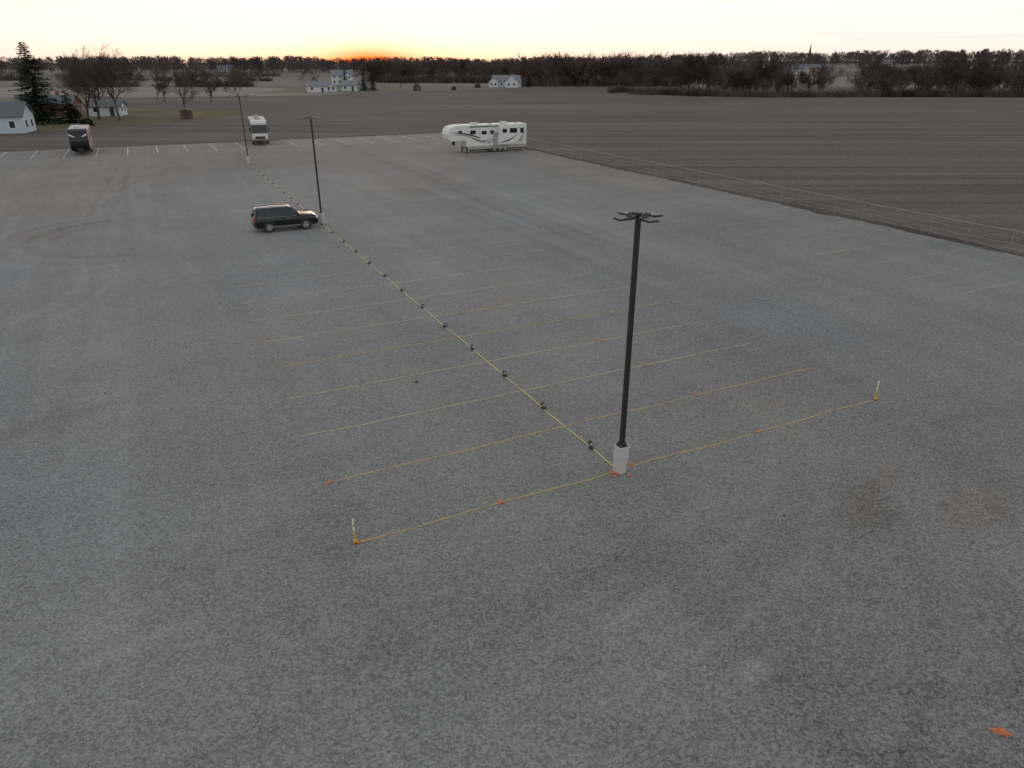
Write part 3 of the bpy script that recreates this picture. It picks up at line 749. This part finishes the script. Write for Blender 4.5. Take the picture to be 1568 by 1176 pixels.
# ------------------------------------------------------------------ trees
def treemat(name, c1, c2, sc=.08):
    m, nt, b = base_mat(name)
    pos = nt.new('ShaderNodeNewGeometry').outputs['Position']
    n = nt.noise(pos, sc, 2, .7)
    nt.l.new(nt.mix(nt.mr(n, .38, .62), rgba(c1), rgba(c2)), b.inputs['Base Color']); b.inputs['Roughness'].default_value = .95; b.inputs['Specular IOR Level'].default_value = .0
    return m
M_bark = treemat('bark', (.070, .055, .048), (.13, .105, .09), 1.0)
M_wood = treemat('bare_woodland', (.055, .043, .038), (.14, .11, .095), .05)
M_woodfar = treemat('far_woodland', (.070, .060, .062), (.13, .112, .110), .015)  # horizon haze put into the colour: paler, more purple than the nearer woods
M_pine = treemat('pine_needles', (.016, .026, .014), (.045, .06, .034), .9)

def bare_segs(rng, H, levels, kids, spread=.6, bend=.22):
    segs = []
    def rv(): return Vector((rng.gauss(0, 1), rng.gauss(0, 1), rng.gauss(0, 1)))
    def grow(p, d, ln, r, lv):
        n = 3 if lv < levels-1 else 2
        pts = [p]
        for k in range(n):
            d = (d + rv()*bend*.5 + Vector((0, 0, .06 if lv else .02))).normalized()
            q = pts[-1] + d*ln/n
            ra = r*(1 - .5*k/n); rb = r*(1 - .5*(k+1)/n)
            segs.append((pts[-1], q, ra, rb, lv)); pts.append(q)
        if lv >= levels: return
        nk = kids + rng.choice((-1, 0, 0, 1)) if lv else kids + 2
        for c in range(nk):
            f = 1.0 if c == 0 else rng.uniform(.35, .98)
            idx = min(n-1, int(f*n)); base = pts[idx].lerp(pts[idx+1], f*n - idx) if f < 1 else pts[-1]
            perp = d.cross(rv()).normalized(); ang = rng.uniform(.35, .95)*spread/.6 if c else rng.uniform(.05, .35)
            nd = (d*math.cos(ang) + perp*math.sin(ang)).normalized()
            grow(base, nd, ln*rng.uniform(.6, .86)*(1 if lv else .95), r*.55*rng.uniform(.8, 1.1), lv+1)
    grow(Vector((0, 0, -.1)), Vector((0, 0, 1)), H*.27, H*.022, 0)
    mz = max(s[1].z for s in segs); k = H/mz
    return [(a*k, c*k, ra, rb, lv) for a, c, ra, rb, lv in segs]
def tube_mesh(segs, rmin, k=3):
    V, F = [], []
    for a, c, ra, rb, lv in segs:
        ra = max(ra, rmin); rb = max(rb, rmin*.7); d = c - a
        if d.length < 1e-6: continue
        d.normalize(); e1 = d.orthogonal().normalized(); e2 = d.cross(e1); o = len(V); kk = k
        for p, r in ((a, ra), (c, rb)):
            for i in range(kk):
                t = 2*math.pi*i/kk; v = p + (e1*math.cos(t) + e2*math.sin(t))*r; V.append((v.x, v.y, v.z))
        for i in range(kk): F.append((o+i, o+(i+1) % kk, o+kk+(i+1) % kk, o+kk+i))
    return np.array(V, np.float32), np.array(F, np.int32)
def ribbon_mesh(segs, rmin, rng):
    V, F = [], []
    for a, c, ra, rb, lv in segs:
        d = c - a
        if d.length < 1e-6: continue
        r0 = max(ra, rmin); r1 = max(rb, rmin*.6)
        e = d.cross(Vector((rng.gauss(0,1), rng.gauss(0,1), rng.gauss(0,.3)))).normalized(); o = len(V)
        for p in (a - e*r0, a + e*r0, c + e*r1, c - e*r1): V.append((p.x, p.y, p.z))
        F.append((o, o+1, o+2, o+3))
    return np.array(V, np.float32), np.array(F, np.int32)
def place_tree(name, x, y, H, seed, levels=5, kids=3, rmin=.02, spread=.6):
    rng = random.Random(seed); s = bare_segs(rng, H, levels, kids, spread)
    V, F = tube_mesh(s, rmin); o = bpy.data.objects.new(name, npmesh(name, V, F, M_bark)); COL.objects.link(o)
    o.location = (x, y, float(hgt(x, y))); o.rotation_euler = (0, 0, rng.uniform(0, 6.28)); return o
for (x, y, H, sd_, lv, kd) in ((-97, 178, 17.5, 3, 6, 3), (-90, 174, 15.5, 5, 6, 3), (-104, 186, 15.5, 8, 6, 3), (-111, 205, 15, 21, 5, 4), (-88, 205, 12, 22, 5, 3),
                       (-118, 260, 10, 9, 5, 3), (-112, 268, 11, 10, 5, 3), (-103, 262, 10, 11, 5, 3), (-126, 272, 9, 12, 5, 3), (-98, 275, 9, 13, 5, 3),
                       (-140, 190, 13, 31, 5, 3), (-60, 415, 14, 32, 5, 3), (-100, 385, 11, 33, 5, 3), (8, 440, 13, 34, 5, 3)):
    place_tree('bare_tree', x, y, H, sd_, lv, kd, .026 if y < 230 else .04)

def conifer(name, x, y, H, Rb, seed, dens=1.0):
    rng = random.Random(seed); V, F = [], []
    tr = MB(); tr.cyl((0, 0, 0), (0, 0, H*.95), H*.018, .03, 8)
    lv = int(H*2.4)
    for i in range(lv):
        f = i/lv; z = H*(.05 + .93*f); r = Rb*(1-f)**.8*(rng.uniform(.75, 1.1)) + .15
        nb = int(7 + 7*(1-f))
        for b_ in range(nb):
            an = rng.uniform(0, 6.283); rr = r*rng.uniform(.55, 1.15)
            nc = max(3, int(rr*7*dens))
            for c in range(nc):
                g_ = (c + rng.random())/nc; px = math.cos(an)*rr*g_; py = math.sin(an)*rr*g_; pz = z - .28*rr*g_ + .16*rr*g_*g_ + rng.uniform(-.12, .12)
                sz = rng.uniform(.14, .36)
                a1 = an + rng.uniform(-1.1, 1.1); dx, dy = math.cos(a1)*sz*1.5, math.sin(a1)*sz*1.5; ex, ey = -math.sin(a1)*sz*.5, math.cos(a1)*sz*.5
                o = len(V); dz = rng.uniform(-.22, .05)
                V += [(px-ex, py-ey, pz+.05), (px+ex, py+ey, pz-.08), (px+dx+ex*.3, py+dy+ey*.3, pz+dz-.05), (px+dx-ex*.3, py+dy-ey*.3, pz+dz)]
                F.append((o, o+1, o+2, o+3))
    G = Group(name, (x, y, float(hgt(x, y)))); me = npmesh('foliage', V, F, M_pine); ob = bpy.data.objects.new('foliage', me); COL.objects.link(ob); ob.parent = G.e
    G.part('trunk', tr, M_bark)
conifer('pine_tree', -102.5, 165, 16.8, 6.4, 1)
conifer('pine_tree', -97.8, 168, 7, 2.6, 2)
conifer('spruce_tree', -70, 365, 10, 3.0, 3, .6); conifer('spruce_tree', -66, 366, 8, 2.8, 4, .6); conifer('spruce_tree', -83, 385, 10, 3.0, 5, .6)
conifer('spruce_tree', 9, 424, 7, 2.6, 7, .6)
# shrubs (cedar mounds)
def shrub(x, y, H, r, seed):
    rng = random.Random(seed); V, F = [], []
    for i in range(int(260*max(1, r))):
        an = rng.uniform(0, 6.28); ph = rng.uniform(0, 1); rr = r*rng.uniform(.6, 1.05)*math.sqrt(1-ph*ph*.9)*rng.uniform(.8, 1.1)
        px, py, pz = math.cos(an)*rr, math.sin(an)*rr, H*ph*rng.uniform(.8, 1.05); sz = rng.uniform(.12, .3); o = len(V)
        for q in range(4): V.append((px + rng.uniform(-sz, sz), py + rng.uniform(-sz, sz), max(0, pz + rng.uniform(-sz, sz))))
        F.append((o, o+1, o+2, o+3))
    ob = bpy.data.objects.new('evergreen_shrub', npmesh('evergreen_shrub', V, F, M_pine)); COL.objects.link(ob); ob.location = (x, y, float(hgt(x, y)))
for i, (x, y, H, r) in enumerate(((-45, 365, 3.2, 2.0), (-28, 372, 1.8, 1.3), (-18, 405, 2.2, 1.8), (-90, 160, 1.5, 1.5), (-118, 188, 1.8, 1.8), (-108, 188, 1.6, 1.4))):
    shrub(x, y, H, r, i+50)

# tree masses
rng = random.Random(99); NR = np.random.RandomState(5)
T_near = [ribbon_mesh(bare_segs(random.Random(200+i), 12, 4, 4, .55), .06, rng) for i in range(6)]
T_mid = [ribbon_mesh(bare_segs(random.Random(300+i), 12, 4, 3, .6), .11, rng) for i in range(6)]
def brush_template(seed, n, R_, H, rw_):
    r_ = random.Random(seed); V, F = [], []
    for i in range(n):
        a_ = r_.uniform(0, 6.28); q = R_*math.sqrt(r_.random()); p = Vector((math.cos(a_)*q, math.sin(a_)*q, 0)); h_ = H*r_.uniform(.35, 1.1)
        c_ = p + Vector((r_.gauss(0, .25)*h_, r_.gauss(0, .25)*h_, h_)); e = (c_-p).cross(Vector((r_.gauss(0,1), r_.gauss(0,1), 0))).normalized()*rw_; o = len(V)
        for v in (p-e, p+e, c_+e*.5, c_-e*.5): V.append(tuple(v))
        F.append((o, o+1, o+2, o+3))
    return np.array(V, np.float32), np.array(F, np.int32)
T_brush = [brush_template(i, 60, 2.2, 2.6, .09) for i in range(4)]
def far_template(seed):
    r_ = random.Random(seed); V, F = [], []
    o = 0; V += [(-.25, 0, 0), (.25, 0, 0), (.15, 0, 8), (-.15, 0, 8)]; F.append((0, 1, 2, 3))
    for i in range(80):
        a_ = r_.uniform(0, 6.28); ph = r_.random()**.8; prof = math.sin(math.pi*min(1, .12 + ph*.86))**.6; q = 3.8*math.sqrt(r_.random())*prof
        p = Vector((math.cos(a_)*q, math.sin(a_)*q, 1 + 10*ph)); d_ = Vector((math.cos(a_)*.5 + r_.gauss(0, .3), math.sin(a_)*.5 + r_.gauss(0, .3), 1)).normalized()*r_.uniform(.8, 2.2)
        e = d_.cross(Vector((r_.gauss(0,1), r_.gauss(0,1), 0))).normalized()*r_.uniform(.12, .38); o = len(V)
        for v in (p-e, p+e, p+d_+e*.3, p+d_-e*.3): V.append(tuple(v))
        F.append((o, o+1, o+2, o+3))
    return np.array(V, np.float32), np.array(F, np.int32)
T_far = [far_template(i) for i in range(6)]
def mass(name, items, mt):
    """items: (template list, x, y, scale_xy, scale_z)"""
    VV, FF, o = [], [], 0
    for T, x, y, sx, sz in items:
        V, F = T[NR.randint(len(T))]; a_ = NR.rand()*6.28; c, s = math.cos(a_), math.sin(a_)
        X = (V[:, 0]*c - V[:, 1]*s)*sx + x; Y = (V[:, 0]*s + V[:, 1]*c)*sx + y; Z_ = V[:, 2]*sz + float(hgt(x, y)) - .1
        VV.append(np.stack([X, Y, Z_], 1)); FF.append(F + o); o += len(V)
    ob = bpy.data.objects.new(name, npmesh(name, np.concatenate(VV), np.concatenate(FF), mt)); COL.objects.link(ob)
U_ = NR.uniform
# woodlot straight ahead, right of the white house
it = []
for i in range(190):
    y = U_(432, 520); x = U_(6, 95)*y/430 ; s_ = U_(1.0, 1.6); it.append((T_mid, x, y, s_*.8, s_))
for i in range(150):
    y = U_(430, 470); x = U_(6, 95)*y/430; it.append((T_brush, x, y, 1.4, U_(1, 1.9)))
mass('woodlot', it, M_wood)
# trees left of it
it = []
for i in range(190):
    y = U_(520, 720); x = U_(-.19, .02)*y; s_ = U_(.9, 1.3); it.append((T_mid, x, y, s_, s_))
for i in range(160):
    y = U_(500, 560); x = U_(-.18, .02)*y; it.append((T_brush, x, y, 2.0, U_(1, 1.8)))
mass('hedgerow_trees', it, M_wood)
# creek-side trees behind the ploughed field, right
it = []
for i in range(440):
    y = U_(318, 410); tn = U_(.13, .86); x = tn*y
    dens = .5 + .5*math.sin(tn*22 + 1) + (.7 if tn > .45 else 0)
    if U_(0, 1.2) > dens + .15: continue
    s_ = U_(.6, 1.15)
    if U_(0, 1) < .12: s_ = U_(1.2, 1.65)
    it.append((T_near, x, y, s_, s_))
for i in range(420):
    tn = U_(.13, .9); y = U_(312, 350) + 10*math.sin(tn*15); it.append((T_brush, tn*y, y, U_(.8, 1.5), U_(.6, 1.3)))
for i in range(260):
    y = U_(420, 600); tn = U_(.16, .9)
    if mnoise.noise(Vector((tn*9, y*.01, 0))) < .02: continue
    s_ = U_(.6, 1.0); it.append((T_mid, tn*y, y, s_, s_))
mass('creekside_trees', it, M_wood)
# field hedgerows on the left
it = []
for row_y, a0, a1 in ((430, -.62, -.35), (560, -.75, -.32), (700, -.8, -.2)):
    for i in range(70):
        tn = U_(a0, a1); y = row_y + U_(-12, 12)
        if mnoise.noise(Vector((tn*14, row_y, 0))) < -.05: continue
        s_ = U_(.5, .95); it.append((T_mid, tn*y, y, s_, s_)); it.append((T_brush, tn*y+3, y, 2, 1.2))
mass('field_hedgerow', it, M_wood)
# far woods to both sides
it = []
for i in range(1200):
    y = U_(840, 1120); tn = U_(-1.05, .1); s_ = U_(1.0, 1.45) + .2*mnoise.noise(Vector((tn*12, 0, 0))); it.append((T_far, tn*y, y, s_*1.1, s_))
for i in range(1200):
    y = U_(900, 1200); tn = U_(.05, 1.1); s_ = U_(.95, 1.5) + .35*mnoise.noise(Vector((tn*14, 3, 0))); it.append((T_far, tn*y, y, s_*1.1, s_))
mass('distant_treeline', it, M_woodfar)
print('scene built')
